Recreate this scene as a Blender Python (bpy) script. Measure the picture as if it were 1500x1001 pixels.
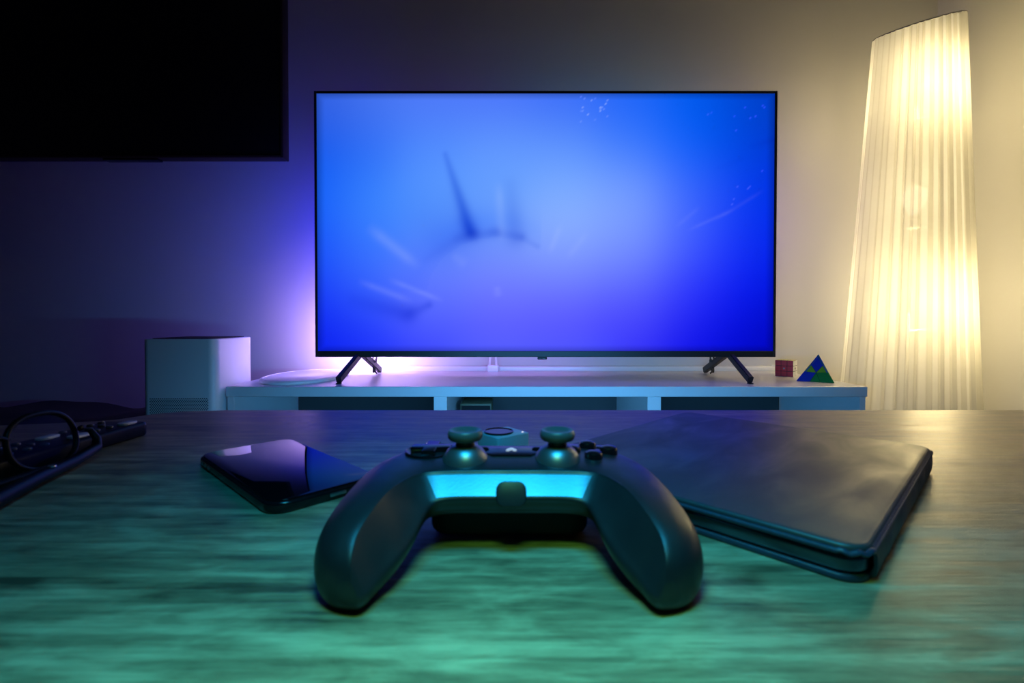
import bpy, bmesh, math, random
from math import sin, cos, pi, radians
from mathutils import Vector, Matrix, noise as mnoise

random.seed(4)
C = bpy.context.scene.collection
SC = bpy.context.scene
for _o in list(bpy.data.objects):
    bpy.data.objects.remove(_o)

# ------------------------------------------------------------------ camera, light, exposure
T = 0.60            # height of the coffee table top
cam_d = bpy.data.cameras.new('camera')
cam = bpy.data.objects.new('camera', cam_d)
C.objects.link(cam)
cam.location = (0, 0, T + 0.116)
cam.rotation_euler = (radians(90 - 0.8), 0, 0)
cam_d.sensor_width = 36
cam_d.sensor_fit = 'HORIZONTAL'
cam_d.lens = 16.8
cam_d.shift_y = -0.0138
cam_d.clip_start = 0.01
cam_d.dof.use_dof = True
cam_d.dof.focus_distance = 1.5
cam_d.dof.aperture_fstop = 13.0
SC.camera = cam

w = bpy.data.worlds.new('world')
SC.world = w
w.use_nodes = True
w.node_tree.nodes['Background'].inputs[0].default_value = (0.25, 0.4, 0.6, 1)
w.node_tree.nodes['Background'].inputs[1].default_value = 0.0

SC.view_settings.view_transform = 'Standard'
SC.view_settings.look = 'None'
SC.view_settings.exposure = 0.0
SC.view_settings.gamma = 1.0
SC.view_settings.use_curve_mapping = False


def area(name, loc, rot, sx, sy, power, col, spread=180):
    d = bpy.data.lights.new(name, 'AREA')
    d.shape = 'RECTANGLE'
    d.size, d.size_y = sx, sy
    d.energy = power
    d.color = col
    d.spread = radians(spread)
    o = bpy.data.objects.new(name, d)
    C.objects.link(o)
    o.location = loc
    o.rotation_euler = rot
    return o


# cyan and green accent lamps just above the near side of the table
area('cyan_table_light', (0.0, 0.125, T + 0.44), (radians(1), 0, 0), 0.22, 0.06, 0.66, (0.0, 0.48, 1.0), 98)
area('green_table_light', (0.0, 0.085, T + 0.30), (radians(-8), 0, 0), 0.08, 0.05, 0.26, (0.26, 1.0, 0.16), 104)
# added blue fill light at the table's far edge, brightens the stand front
area('added_stand_light', (0.10, 0.632, T - 0.014), (radians(66), 0, 0), 0.80, 0.014, 4.8, (0.10, 0.46, 1.0), 140)
# LED strip behind the television (faces the wall and outwards)
LED_Y = 1.572
RW = (radians(90), 0, 0)          # area light facing +Y
area('led_lower_left', (-0.53, LED_Y, 0.65), RW, 0.14, 0.05, 2.3, (0.66, 0.42, 1.0), 132)
area('led_corner', (-0.59, 1.542, 0.655), (radians(90), 0, radians(78)), 0.03, 0.09, 0.62, (0.47, 0.33, 1.0))
area('led_left', (-0.575, 1.545, 0.95), (radians(90), 0, radians(40)), 0.03, 0.44, 2.1, (0.025, 0.04, 1.0))
area('led_bottom', (-0.12, LED_Y, 0.64), RW, 0.75, 0.03, 0.7, (0.50, 0.24, 1.0))
area('led_top_left', (-0.25, LED_Y, 1.37), RW, 0.55, 0.03, 0.16, (0.10, 0.08, 1.0))
area('led_top', (0.42, LED_Y, 1.37), RW, 0.70, 0.03, 0.45, (0.0, 0.32, 0.8))
area('led_right', (0.785, 1.55, 1.08), (radians(90), 0, radians(-40)), 0.03, 0.4, 0.5, (0.28, 0.12, 1.0))


# ------------------------------------------------------------------ helpers
def tag(o, label=None, cat=None, group=None, kind=None):
    if label: o['label'] = label
    if cat: o['category'] = cat
    if group: o['group'] = group
    if kind: o['kind'] = kind
    return o


def empty(name, loc, label, cat, rz=0, group=None):
    o = bpy.data.objects.new(name, None)
    C.objects.link(o)
    o.location = loc
    o.rotation_euler = (0, 0, rz)
    o.empty_display_size = 0.03
    return tag(o, label, cat, group)


def obj(name, bm, mat, parent=None, smooth=None, loc=None, rot=None):
    me = bpy.data.meshes.new(name)
    bmesh.ops.recalc_face_normals(bm, faces=bm.faces[:])
    if smooth is not None:
        for f in bm.faces: f.smooth = True
        for e in bm.edges:
            if len(e.link_faces) == 2 and e.calc_face_angle(0) > radians(smooth):
                e.smooth = False
    bm.to_mesh(me)
    bm.free()
    o = bpy.data.objects.new(name, me)
    C.objects.link(o)
    for m in (mat if isinstance(mat, (list, tuple)) else [mat]):
        me.materials.append(m)
    if parent is not None: o.parent = parent
    if loc is not None: o.location = loc
    if rot is not None: o.rotation_euler = rot
    return o


def add_box(bm, c, s, bev=0.0, seg=2, rot=None):
    r = bmesh.ops.create_cube(bm, size=1.0)
    vs = r['verts']
    m = Matrix.Translation(Vector(c))
    if rot is not None: m = m @ rot
    m = m @ Matrix.Diagonal((s[0], s[1], s[2], 1))
    bmesh.ops.transform(bm, matrix=m, verts=vs)
    if bev > 0:
        es = list({e for v in vs for e in v.link_edges})
        bmesh.ops.bevel(bm, geom=es, offset=bev, segments=seg, profile=0.5, affect='EDGES', clamp_overlap=True)


def box(name, c, s, mat, parent=None, bev=0.0, seg=2, rot=None):
    bm = bmesh.new()
    add_box(bm, c, s, bev, seg, rot)
    return obj(name, bm, mat, parent, smooth=40 if bev else None)


def add_tube(bm, pts, r, n=10, cap=True, flat=1.0, closed=False):
    pts = [Vector(p) for p in pts]
    k = len(pts)
    rings = []
    up = Vector((0, 0, 1))
    prev = None
    for i in range(k):
        if closed:
            t = pts[(i + 1) % k] - pts[i - 1]
        else:
            t = pts[min(i + 1, k - 1)] - pts[max(i - 1, 0)]
        t.normalize()
        if prev is None:
            a = up.cross(t)
            if a.length < 1e-3: a = Vector((1, 0, 0)).cross(t)
        else:
            a = prev - t * prev.dot(t)
        a.normalize()
        prev = a
        b = t.cross(a)
        rr = r[i] if isinstance(r, (list, tuple)) else r
        rings.append([bm.verts.new(pts[i] + a * (cos(2 * pi * j / n) * rr) + b * (sin(2 * pi * j / n) * rr * flat)) for j in range(n)])
    for i in range(k if closed else k - 1):
        A, B = rings[i], rings[(i + 1) % k]
        for j in range(n):
            bm.faces.new((A[j], A[(j + 1) % n], B[(j + 1) % n], B[j]))
    if cap and not closed:
        bm.faces.new(rings[0][::-1])
        bm.faces.new(rings[-1])


def tube(name, pts, r, mat, parent=None, n=10, flat=1.0, closed=False):
    bm = bmesh.new()
    add_tube(bm, pts, r, n, True, flat, closed)
    return obj(name, bm, mat, parent, smooth=50)


def add_lathe(bm, prof, n=32, c=(0, 0, 0)):
    rings = []
    for (r, z) in prof:
        if r < 1e-6:
            rings.append([bm.verts.new((c[0], c[1], c[2] + z))])
        else:
            rings.append([bm.verts.new((c[0] + r * cos(2 * pi * j / n), c[1] + r * sin(2 * pi * j / n), c[2] + z)) for j in range(n)])
    for A, B in zip(rings, rings[1:]):
        for j in range(n):
            if len(A) == 1 and len(B) == 1: continue
            if len(A) == 1: bm.faces.new((A[0], B[(j + 1) % n], B[j]))
            elif len(B) == 1: bm.faces.new((A[j], A[(j + 1) % n], B[0]))
            else: bm.faces.new((A[j], A[(j + 1) % n], B[(j + 1) % n], B[j]))


def lathe(name, prof, mat, parent=None, n=32, c=(0, 0, 0), smooth=35):
    bm = bmesh.new()
    add_lathe(bm, prof, n, c)
    return obj(name, bm, mat, parent, smooth=smooth)


def rrect(wx, wy, r, k=6):
    out = []
    for (sx, sy, a0) in ((1, 1, 0), (-1, 1, 90), (-1, -1, 180), (1, -1, 270)):
        for i in range(k + 1):
            a = radians(a0 + 90 * i / k)
            out.append((sx * (wx / 2 - r) + r * cos(a), sy * (wy / 2 - r) + r * sin(a)))
    return out


def add_prism(bm, outline, z0, z1, bev=0.0, seg=3, off=(0, 0)):
    """Upright slab with the given outline; top and bottom rims rounded by insetting rings."""
    n = len(outline)
    P = [Vector((x + off[0], y + off[1])) for x, y in outline]
    area2 = sum(P[i].x * P[(i + 1) % n].y - P[(i + 1) % n].x * P[i].y for i in range(n))
    sgn = 1 if area2 > 0 else -1
    N = []
    for i in range(n):
        t = (P[(i + 1) % n] - P[i - 1])
        if t.length < 1e-9: t = Vector((1, 0))
        t.normalize()
        N.append(Vector((t.y, -t.x)) * sgn)
    lv = []
    if bev > 0:
        for i in range(seg + 1):
            a = pi / 2 * i / seg
            lv.append((z0 + bev * (1 - sin(a)), bev * (1 - cos(a))))
        lv = lv[::-1]
        lv += [(z1 - (z - z0), d) for z, d in lv[::-1]]
    else:
        lv = [(z0, 0), (z1, 0)]
    rings = [[bm.verts.new((P[i].x - N[i].x * d, P[i].y - N[i].y * d, z)) for i in range(n)] for z, d in lv]
    for A, B in zip(rings, rings[1:]):
        for i in range(n):
            bm.faces.new((A[i], A[(i + 1) % n], B[(i + 1) % n], B[i]))
    bm.faces.new(rings[0][::-1])
    bm.faces.new(rings[-1])


def prism(name, outline, z0, z1, mat, parent=None, bev=0.0, seg=3, off=(0, 0), smooth=40):
    bm = bmesh.new()
    add_prism(bm, outline, z0, z1, bev, seg, off)
    return obj(name, bm, mat, parent, smooth=smooth)


# ------------------------------------------------------------------ materials
def new_mat(name):
    m = bpy.data.materials.new(name)
    m.use_nodes = True
    return m, m.node_tree.nodes, m.node_tree.links, m.node_tree.nodes['Principled BSDF']


def plain(name, col, rough=0.5, metal=0.0, bump=0.0, bscale=200.0, var=0.0, vscale=30.0, coat=0.0, spec=0.5):
    m, N, L, B = new_mat(name)
    B.inputs['Base Color'].default_value = (*col, 1)
    B.inputs['Roughness'].default_value = rough
    B.inputs['Metallic'].default_value = metal
    B.inputs['Coat Weight'].default_value = coat
    B.inputs['Specular IOR Level'].default_value = spec
    tc = N.new('ShaderNodeTexCoord')
    if bump:
        n = N.new('ShaderNodeTexNoise')
        n.inputs['Scale'].default_value = bscale
        n.inputs['Detail'].default_value = 3
        L.new(tc.outputs['Object'], n.inputs['Vector'])
        b = N.new('ShaderNodeBump')
        b.inputs['Strength'].default_value = bump
        b.inputs['Distance'].default_value = 0.001
        L.new(n.outputs[0], b.inputs['Height'])
        L.new(b.outputs[0], B.inputs['Normal'])
    if var:
        n = N.new('ShaderNodeTexNoise')
        n.inputs['Scale'].default_value = vscale
        n.inputs['Detail'].default_value = 4
        L.new(tc.outputs['Object'], n.inputs['Vector'])
        r = N.new('ShaderNodeMapRange')
        r.inputs[1].default_value = 0.3
        r.inputs[2].default_value = 0.7
        r.inputs[3].default_value = max(0.02, rough - var)
        r.inputs[4].default_value = min(1, rough + var)
        L.new(n.outputs[0], r.inputs[0])
        L.new(r.outputs[0], B.inputs['Roughness'])
    return m


def emit(name, col, s):
    m, N, L, B = new_mat(name)
    B.inputs['Base Color'].default_value = (*[c * 0.3 for c in col], 1)
    B.inputs['Emission Color'].default_value = (*col, 1)
    B.inputs['Emission Strength'].default_value = s
    return m


def wood_mat():
    m, N, L, B = new_mat('worn_wood')
    tc = N.new('ShaderNodeTexCoord')

    def nz(scale, detail, rough=0.55, dist=0.0, rotz=0.0):
        mp = N.new('ShaderNodeMapping')
        mp.inputs['Scale'].default_value = scale
        mp.inputs['Rotation'].default_value = (0, 0, rotz)
        L.new(tc.outputs['Object'], mp.inputs['Vector'])
        n = N.new('ShaderNodeTexNoise')
        n.inputs['Scale'].default_value = 1.0
        n.inputs['Detail'].default_value = detail
        n.inputs['Roughness'].default_value = rough
        n.inputs['Distortion'].default_value = dist
        L.new(mp.outputs[0], n.inputs['Vector'])
        return n.outputs[0]

    def math_(op, a, b):
        n = N.new('ShaderNodeMath')
        n.operation = op
        for i, v in enumerate((a, b)):
            if isinstance(v, (int, float)): n.inputs[i].default_value = v
            else: L.new(v, n.inputs[i])
        return n.outputs[0]

    bands = nz((3.5, 70, 1), 6, 0.65, 0.3)
    patch = nz((22, 60, 1), 5, 0.6, 0.5)
    cross = nz((30, 150, 1), 4, 0.6, 0.4, 0.5)
    grain = nz((22, 420, 1), 4, 0.6, 0.2)
    v = math_('ADD', math_('MULTIPLY', bands, 0.42), math_('MULTIPLY', patch, 0.34))
    v = math_('ADD', v, math_('MULTIPLY', cross, 0.16))
    v = math_('ADD', v, math_('MULTIPLY', grain, 0.14))
    r = N.new('ShaderNodeValToRGB')
    e = r.color_ramp.elements
    e[0].position = 0.42
    e[0].color = (0.085, 0.066, 0.038, 1)
    e[1].position = 0.66
    e[1].color = (0.60, 0.51, 0.31, 1)
    k = r.color_ramp.elements.new(0.53)
    k.color = (0.29, 0.235, 0.135, 1)
    L.new(v, r.inputs[0])
    L.new(r.outputs[0], B.inputs['Base Color'])
    rr = N.new('ShaderNodeMapRange')
    rr.inputs[1].default_value = 0.4
    rr.inputs[2].default_value = 0.65
    rr.inputs[3].default_value = 0.32
    rr.inputs[4].default_value = 0.42
    L.new(v, rr.inputs[0])
    L.new(rr.outputs[0], B.inputs['Roughness'])
    bp = N.new('ShaderNodeBump')
    bp.inputs['Strength'].default_value = 0.22
    bp.inputs['Distance'].default_value = 0.0012
    L.new(math_('ADD', grain, math_('MULTIPLY', bands, 0.8)), bp.inputs['Height'])
    L.new(bp.outputs[0], B.inputs['Normal'])
    return m


def cover_mat():
    m, N, L, B = new_mat('worn_sheen_cover')
    tc = N.new('ShaderNodeTexCoord')
    mp = N.new('ShaderNodeMapping')
    mp.inputs['Scale'].default_value = (14, 34, 8)
    mp.inputs['Rotation'].default_value = (0, 0, 0.5)
    L.new(tc.outputs['Object'], mp.inputs['Vector'])
    n = N.new('ShaderNodeTexNoise')
    n.inputs['Scale'].default_value = 1
    n.inputs['Detail'].default_value = 5
    n.inputs['Distortion'].default_value = 0.6
    L.new(mp.outputs[0], n.inputs['Vector'])
    r = N.new('ShaderNodeValToRGB')
    r.color_ramp.elements[0].position = 0.42
    r.color_ramp.elements[0].color = (0.034, 0.045, 0.060, 1)  # bluish base carries a reflection in its colour
    r.color_ramp.elements[1].position = 0.72
    r.color_ramp.elements[1].color = (0.085, 0.075, 0.07, 1)  # brownish worn streaks, lamp reflection put into the colour
    L.new(n.outputs[0], r.inputs[0])
    L.new(r.outputs[0], B.inputs['Base Color'])
    q = N.new('ShaderNodeMapRange')
    q.inputs[1].default_value = 0.35
    q.inputs[2].default_value = 0.7
    q.inputs[3].default_value = 0.52
    q.inputs[4].default_value = 0.36
    L.new(n.outputs[0], q.inputs[0])
    L.new(q.outputs[0], B.inputs['Roughness'])
    f = N.new('ShaderNodeTexNoise')
    f.inputs['Scale'].default_value = 900
    L.new(tc.outputs['Object'], f.inputs['Vector'])
    b = N.new('ShaderNodeBump')
    b.inputs['Strength'].default_value = 0.15
    b.inputs['Distance'].default_value = 0.0004
    L.new(f.outputs[0], b.inputs['Height'])
    L.new(b.outputs[0], B.inputs['Normal'])
    return m


def shade_mat():
    m, N, L, B = new_mat('pleated_fabric')
    N.remove(B)
    out = N['Material Output']
    tr = N.new('ShaderNodeBsdfTranslucent')
    df = N.new('ShaderNodeBsdfDiffuse')
    df.inputs[0].default_value = (0.70, 0.68, 0.64, 1)
    # where a pleat overlaps, the cloth is double and lets less light through
    at = N.new('ShaderNodeVertexColor')
    at.layer_name = 'overlap'
    mc = N.new('ShaderNodeMix')
    mc.data_type = 'RGBA'
    mc.inputs[6].default_value = (0.42, 0.42, 0.45, 1)
    mc.inputs[7].default_value = (0.27, 0.265, 0.25, 1)
    L.new(at.outputs[0], mc.inputs[0])
    L.new(mc.outputs[2], tr.inputs[0])
    tp = N.new('ShaderNodeBsdfTransparent')
    tp.inputs[0].default_value = (1, 0.97, 0.9, 1)
    # fine weave changes how much shows through
    tc = N.new('ShaderNodeTexCoord')
    n = N.new('ShaderNodeTexNoise')
    n.inputs['Scale'].default_value = 60
    L.new(tc.outputs['Object'], n.inputs['Vector'])
    mr = N.new('ShaderNodeMapRange')
    mr.inputs[3].default_value = 0.20
    mr.inputs[4].default_value = 0.24
    L.new(n.outputs[0], mr.inputs[0])
    m1 = N.new('ShaderNodeMixShader')
    m1.inputs[0].default_value = 0.40
    L.new(tr.outputs[0], m1.inputs[1])
    L.new(df.outputs[0], m1.inputs[2])
    m2 = N.new('ShaderNodeMixShader')
    L.new(mr.outputs[0], m2.inputs[0])
    L.new(m1.outputs[0], m2.inputs[1])
    L.new(tp.outputs[0], m2.inputs[2])
    L.new(m2.outputs[0], out.inputs['Surface'])
    return m


def screen_mat():
    m, N, L, B = new_mat('lit_screen')
    at = N.new('ShaderNodeVertexColor')
    at.layer_name = 'picture'
    B.inputs['Base Color'].default_value = (0.005, 0.005, 0.006, 1)
    B.inputs['Roughness'].default_value = 0.25
    B.inputs['Specular IOR Level'].default_value = 0.04
    L.new(at.outputs[0], B.inputs['Emission Color'])
    B.inputs['Emission Strength'].default_value = 1.0
    return m


def lens_mat():
    m, N, L, B = new_mat('spectacle_lens')
    N.remove(B)
    out = N['Material Output']
    g = N.new('ShaderNodeBsdfGlossy')
    g.inputs['Roughness'].default_value = 0.02
    t = N.new('ShaderNodeBsdfTransparent')
    t.inputs[0].default_value = (0.86, 0.9, 0.92, 1)
    fr = N.new('ShaderNodeFresnel')
    fr.inputs[0].default_value = 1.08
    mx = N.new('ShaderNodeMixShader')
    L.new(fr.outputs[0], mx.inputs[0])
    L.new(t.outputs[0], mx.inputs[1])
    L.new(g.outputs[0], mx.inputs[2])
    L.new(mx.outputs[0], out.inputs['Surface'])
    return m


M = dict(
    wall=plain('wall_paint', (0.62, 0.615, 0.60), 0.85, bump=0.08, bscale=350),
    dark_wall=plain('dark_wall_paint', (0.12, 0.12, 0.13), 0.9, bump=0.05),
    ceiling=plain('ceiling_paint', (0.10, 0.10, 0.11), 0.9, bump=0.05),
    floor=plain('floor_laminate', (0.10, 0.075, 0.055), 0.5, bump=0.1, bscale=40),
    wood=wood_mat(),
    table_edge=plain('table_edge_wood', (0.30, 0.23, 0.13), 0.45, bump=0.15, bscale=90),
    dark_metal=plain('dark_metal', (0.02, 0.02, 0.022), 0.4, 0.6, var=0.08),
    white_lam=plain('white_laminate', (0.78, 0.78, 0.78), 0.30),
    shaded_board=plain('shaded_back_board', (0.055, 0.06, 0.06), 0.7, bump=0.03),  # dark tone stands in for the shade inside the compartments
    yellow=plain('cube_yellow', (0.7, 0.6, 0.12), 0.4, bump=0.02),
    white_plastic=plain('white_plastic', (0.80, 0.80, 0.80), 0.40, bump=0.02, bscale=400),
    white_gloss=plain('white_gloss', (0.82, 0.82, 0.82), 0.25),
    black=plain('black_plastic', (0.012, 0.012, 0.013), 0.45, bump=0.03, bscale=500),
    frame_black=plain('frame_black', (0.006, 0.006, 0.007), 0.36, spec=0.15),
    black_gloss=plain('black_gloss', (0.006, 0.006, 0.008), 0.17, var=0.04),
    black_glass=plain('black_glass', (0.003, 0.003, 0.005), 0.035, spec=0.22),
    hole=plain('dark_hole', (0.004, 0.004, 0.005), 0.8, bump=0.02),
    soft_black=plain('soft_touch_black', (0.014, 0.016, 0.021), 0.37, bump=0.10, bscale=1800, var=0.05, vscale=80),
    trim=plain('satin_trim', (0.17, 0.18, 0.19), 0.33, 0.85, bump=0.05, bscale=900),
    stick_rubber=plain('stick_rubber', (0.10, 0.105, 0.11), 0.38, bump=0.08, bscale=1500),
    stick_ball=plain('stick_ball', (0.24, 0.25, 0.27), 0.36, 0.8),
    steel=plain('brushed_steel', (0.35, 0.36, 0.38), 0.28, 0.9, bump=0.05, bscale=600),
    tablet_metal=plain('tablet_metal', (0.10, 0.14, 0.20), 0.30, 0.85, bump=0.04, bscale=600),
    cover=cover_mat(),
    cover_edge=plain('cover_edge', (0.028, 0.045, 0.085), 0.45, bump=0.25, bscale=500),
    shade=shade_mat(),
    bulb=emit('bulb_glow', (1.0, 0.85, 0.60), 1.2),
    led=emit('led_tape', (0.5, 0.35, 1.0), 0.6),
    chevron=emit('chevron_glow', (0.55, 0.75, 1.0), 0.55),
    dot=emit('status_light', (0.8, 0.85, 1.0), 1.0),
    screen=screen_mat(),
    lens=lens_mat(),
    upholstery=plain('dark_upholstery', (0.018, 0.015, 0.012), 0.9, bump=0.5, bscale=220),
    fabric_top=plain('grey_fabric', (0.02, 0.02, 0.02), 0.9, bump=0.3),
    art=plain('black_panel', (0.0035, 0.0030, 0.0028), 0.35, bump=0.05, bscale=40),
    art_frame=plain('brown_frame', (0.030, 0.014, 0.008), 0.4, bump=0.1),
    red=plain('cube_red', (0.60, 0.006, 0.014), 0.4, bump=0.02),
    cwhite=plain('cube_white', (0.75, 0.75, 0.75), 0.4, bump=0.02),
    blue=plain('puzzle_blue', (0.004, 0.02, 0.42), 0.4, bump=0.02),
    green=plain('puzzle_green', (0.004, 0.22, 0.03), 0.4, bump=0.02),
    lime=plain('puzzle_lime', (0.22, 0.42, 0.01), 0.4, bump=0.02),
    grey=plain('mid_grey', (0.25, 0.25, 0.26), 0.5, bump=0.02),
    pale_button=plain('pale_button', (0.92, 0.95, 0.95), 0.18, bump=0.01),
    dim_button=plain('dim_button', (0.12, 0.13, 0.15), 0.25, bump=0.01),
    olive=plain('olive_box', (0.12, 0.12, 0.06), 0.5, bump=0.03),
)

# ------------------------------------------------------------------ room shell
XL, XR, YB, YF, ZC = -2.9, 1.589, 1.80, -1.7, 2.55
th = 0.1
def struct(name, c, s, mat):
    return tag(box(name, c, s, mat), kind='structure')

struct('floor', ((XL + XR) / 2, (YB + YF) / 2, -th / 2), (XR - XL + 2 * th, YB - YF + 2 * th, th), M['floor'])
struct('ceiling', ((XL + XR) / 2, (YB + YF) / 2, ZC + th / 2), (XR - XL + 2 * th, YB - YF + 2 * th, th), M['ceiling'])
struct('wall_back', ((XL + XR) / 2, YB + th / 2, ZC / 2), (XR - XL + 2 * th, th, ZC), M['wall'])
struct('wall_front', ((XL + XR) / 2, YF - th / 2, ZC / 2), (XR - XL + 2 * th, th, ZC), M['dark_wall'])
struct('wall_left', (XL - th / 2, (YB + YF) / 2, ZC / 2), (th, YB - YF, ZC), M['dark_wall'])
struct('wall_right', (XR + th / 2, (YB + YF) / 2, ZC / 2), (th, YB - YF, ZC), M['wall'])

# ------------------------------------------------------------------ coffee table
tb = empty('coffee_table', (0, 0, 0), 'worn brown wood table with streaked grain filling the foreground', 'table')
edge = [(0.95, 0.62), (0.3, 0.62), (-0.33, 0.62), (-0.372, 0.6195), (-0.402, 0.615), (-0.426, 0.608), (-0.440, 0.599), (-0.451, 0.588),
        (-0.457, 0.575), (-0.464, 0.562), (-0.478, 0.553), (-0.50, 0.546), (-0.565, 0.530), (-0.66, 0.515), (-0.74, 0.50),
        (-0.78, 0.45), (-0.79, 0.2), (-0.78, 0.02), (-0.74, -0.03), (0.90, -0.03), (0.95, 0.02)]
bm = bmesh.new()
add_prism(bm, edge, T - 0.034, T, 0.0025, 3)
obj('tabletop', bm, M['wood'], tb, smooth=40)
for sx, sy in ((-0.66, 0.05), (-0.60, 0.42), (0.86, 0.05), (0.86, 0.52)):
    box('leg', (sx, sy, (T - 0.034) / 2), (0.05, 0.05, T - 0.034), M['table_edge'], tb, 0.004)
for c, s in (((0.12, 0.54, T - 0.064), (1.40, 0.02, 0.06)), ((0.12, 0.04, T - 0.064), (1.46, 0.02, 0.06))):
    box('apron', c, s, M['table_edge'], tb, 0.002)

box('led_strip', (0.10, 0.6240, T - 0.016), (0.80, 0.006, 0.010), M['led'], tb)  # added strip, an invented fixture for the stand's fill light

# ------------------------------------------------------------------ tv stand
SX0, SX1, SY0, SY1, SZ = -0.803, 0.998, 1.338, 1.748, 0.531
sc_ = (SX0 + SX1) / 2
st = empty('tv_stand', (sc_, (SY0 + SY1) / 2, 0), 'long white low stand with open compartments, under the lit television', 'tv stand')
def P(x, y, z): return (x - sc_, y - (SY0 + SY1) / 2, z)
box('top_panel', P(sc_, (SY0 + SY1) / 2, SZ - 0.0145), (SX1 - SX0, SY1 - SY0, 0.029), M['white_lam'], st, 0.0012, 1)
for x0, x1 in ((SX0 + 0.003, SX0 + 0.022), (-0.220, -0.183), (0.381, 0.419), (SX1 - 0.021, SX1 - 0.004)):
    nm = 'side_panel' if x0 < -0.5 or x0 > 0.8 else 'divider'
    box(nm, P((x0 + x1) / 2, (SY0 + SY1) / 2, (SZ - 0.029 + 0.09) / 2), (x1 - x0, SY1 - SY0 - 0.004, SZ - 0.029 - 0.09), M['white_lam'], st, 0.001, 1)
box('back_panel', P(sc_, SY1 - 0.008, 0.30), (SX1 - SX0 - 0.05, 0.006, 0.40), M['shaded_board'], st)
box('shelf', P(sc_, (SY0 + SY1) / 2, 0.33), (SX1 - SX0 - 0.044, SY1 - SY0 - 0.02, 0.018), M['white_lam'], st, 0.001, 1)
box('bottom_panel', P(sc_, (SY0 + SY1) / 2, 0.10), (SX1 - SX0 - 0.006, SY1 - SY0 - 0.004, 0.024), M['white_lam'], st, 0.001, 1)
for x0, x1 in ((SX0 + 0.024, -0.222), (-0.181, 0.379), (0.421, SX1 - 0.023)):
    d = box('drawer', P((x0 + x1) / 2, SY0 + 0.012, 0.217), (x1 - x0 - 0.006, 0.018, 0.20), M['white_lam'], st, 0.002)
    box('handle', P((x0 + x1) / 2, SY0 - 0.005, 0.25), (0.12, 0.016, 0.012), M['steel'], d, 0.003)
for x in (SX0 + 0.06, SX1 - 0.06):
    for y in (SY0 + 0.05, SY1 - 0.05):
        box('leg', P(x, y, 0.044), (0.05, 0.05, 0.088), M['white_lam'], st, 0.003)

bx = empty('media_box', (-0.165, 1.58, 0.3400), 'small olive box inside the middle compartment of the white stand', 'box')
box('body', (0.05, 0, 0.057), (0.10, 0.12, 0.11), M['olive'], bx, 0.004)
box('front_plate', (0.05, -0.061, 0.055), (0.092, 0.003, 0.10), M['hole'], bx, 0.001)
box('foot', (0.05, 0, 0.0008), (0.07, 0.09, 0.0012), M['hole'], bx)

# cable duct along the wall, behind the stand
cd = empty('cable_duct', (0.21, 1.78, 0), 'pale white cable duct running along the wall behind the stand', 'cable duct')
box('duct_body', (0, 0, 0.535), (1.56, 0.036, 0.024), M['white_gloss'], cd, 0.003)
for x in (-0.77, 0.77):
    box('end_cap', (x, -0.001, 0.535), (0.012, 0.039, 0.027), M['white_plastic'], cd, 0.003)
for x in (-0.6, 0.0, 0.6):
    box('wall_bracket', (x, 0.008, 0.2615), (0.03, 0.02, 0.523), M['white_plastic'], cd, 0.002)

pa = empty('power_adapter', (-0.069, 1.735, SZ), 'small white power plug under the television, between its feet', 'plug')
prism('plug_body', rrect(0.042, 0.020, 0.005), 0.0, 0.024, M['white_gloss'], pa, 0.003)
for dx in (-0.012, 0.012):
    tube('cable', [(dx, 0, 0.022), (dx * 0.95, 0.0, 0.04), (dx * 0.7, -0.008, 0.065), (dx * 0.5, -0.03, 0.10), (dx * .4, -0.06, 0.135)], 0.0042, M['white_gloss'], pa, 8)

# ------------------------------------------------------------------ television
tv = empty('television', (0.105, 1.5, SZ), 'large lit television showing a blue abstract picture, on the white stand', 'television')
X0, X1, Z0, Z1 = -0.722, 0.722, 0.071, 0.901
bm = bmesh.new()
add_box(bm, (0, 0.012, (Z0 + Z1) / 2), (X1 - X0, 0.024, Z1 - Z0), 0.0)
# frame only: replace by four mitred bars
bm.free()
bm = bmesh.new()
bl, bb, bt = 0.0075, 0.0190, 0.0075
add_box(bm, (X0 + bl / 2, 0.008, (Z0 + Z1) / 2), (bl, 0.022, Z1 - Z0), 0.001, 1)
add_box(bm, (X1 - bl / 2, 0.008, (Z0 + Z1) / 2), (bl, 0.022, Z1 - Z0), 0.001, 1)
add_box(bm, (0, 0.008, Z1 - bt / 2), (X1 - X0 - 2 * bl, 0.022, bt), 0.001, 1)
add_box(bm, (0, 0.008, Z0 + bb / 2), (X1 - X0 - 2 * bl, 0.022, bb), 0.001, 1)
bz = obj('bezel', bm, M['black'], tv, smooth=30)
box('sensor', (-0.01, 0.004, Z0 - 0.004), (0.03, 0.012, 0.008), M['black_gloss'], bz, 0.002)
box('rear_housing', (0, 0.040, (Z0 + Z1) / 2 - 0.02), (1.34, 0.052, 0.72), M['black'], tv, 0.012)
box('rear_panel', (0, 0.015, (Z0 + Z1) / 2), (X1 - X0 - 0.012, 0.006, Z1 - Z0 - 0.012), M['black'], tv, 0.001)
for c, s in (((-0.60, 0.0675, 0.17), (0.24, 0.003, 0.012)), ((-0.645, 0.0675, 0.50), (0.012, 0.003, 0.56)),
             ((-0.1, 0.0675, 0.135), (0.76, 0.003, 0.012)), ((0.0, 0.0675, 0.81), (1.2, 0.003, 0.012)), ((0.645, 0.0675, 0.5), (0.012, 0.003, 0.56))):
    box('led_strip', c, s, M['led'], tv)

# picture on the screen
def s2l(c):
    c /= 255.0
    return c / 12.92 if c <= 0.04045 else ((c + 0.055) / 1.055) ** 2.4

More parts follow.
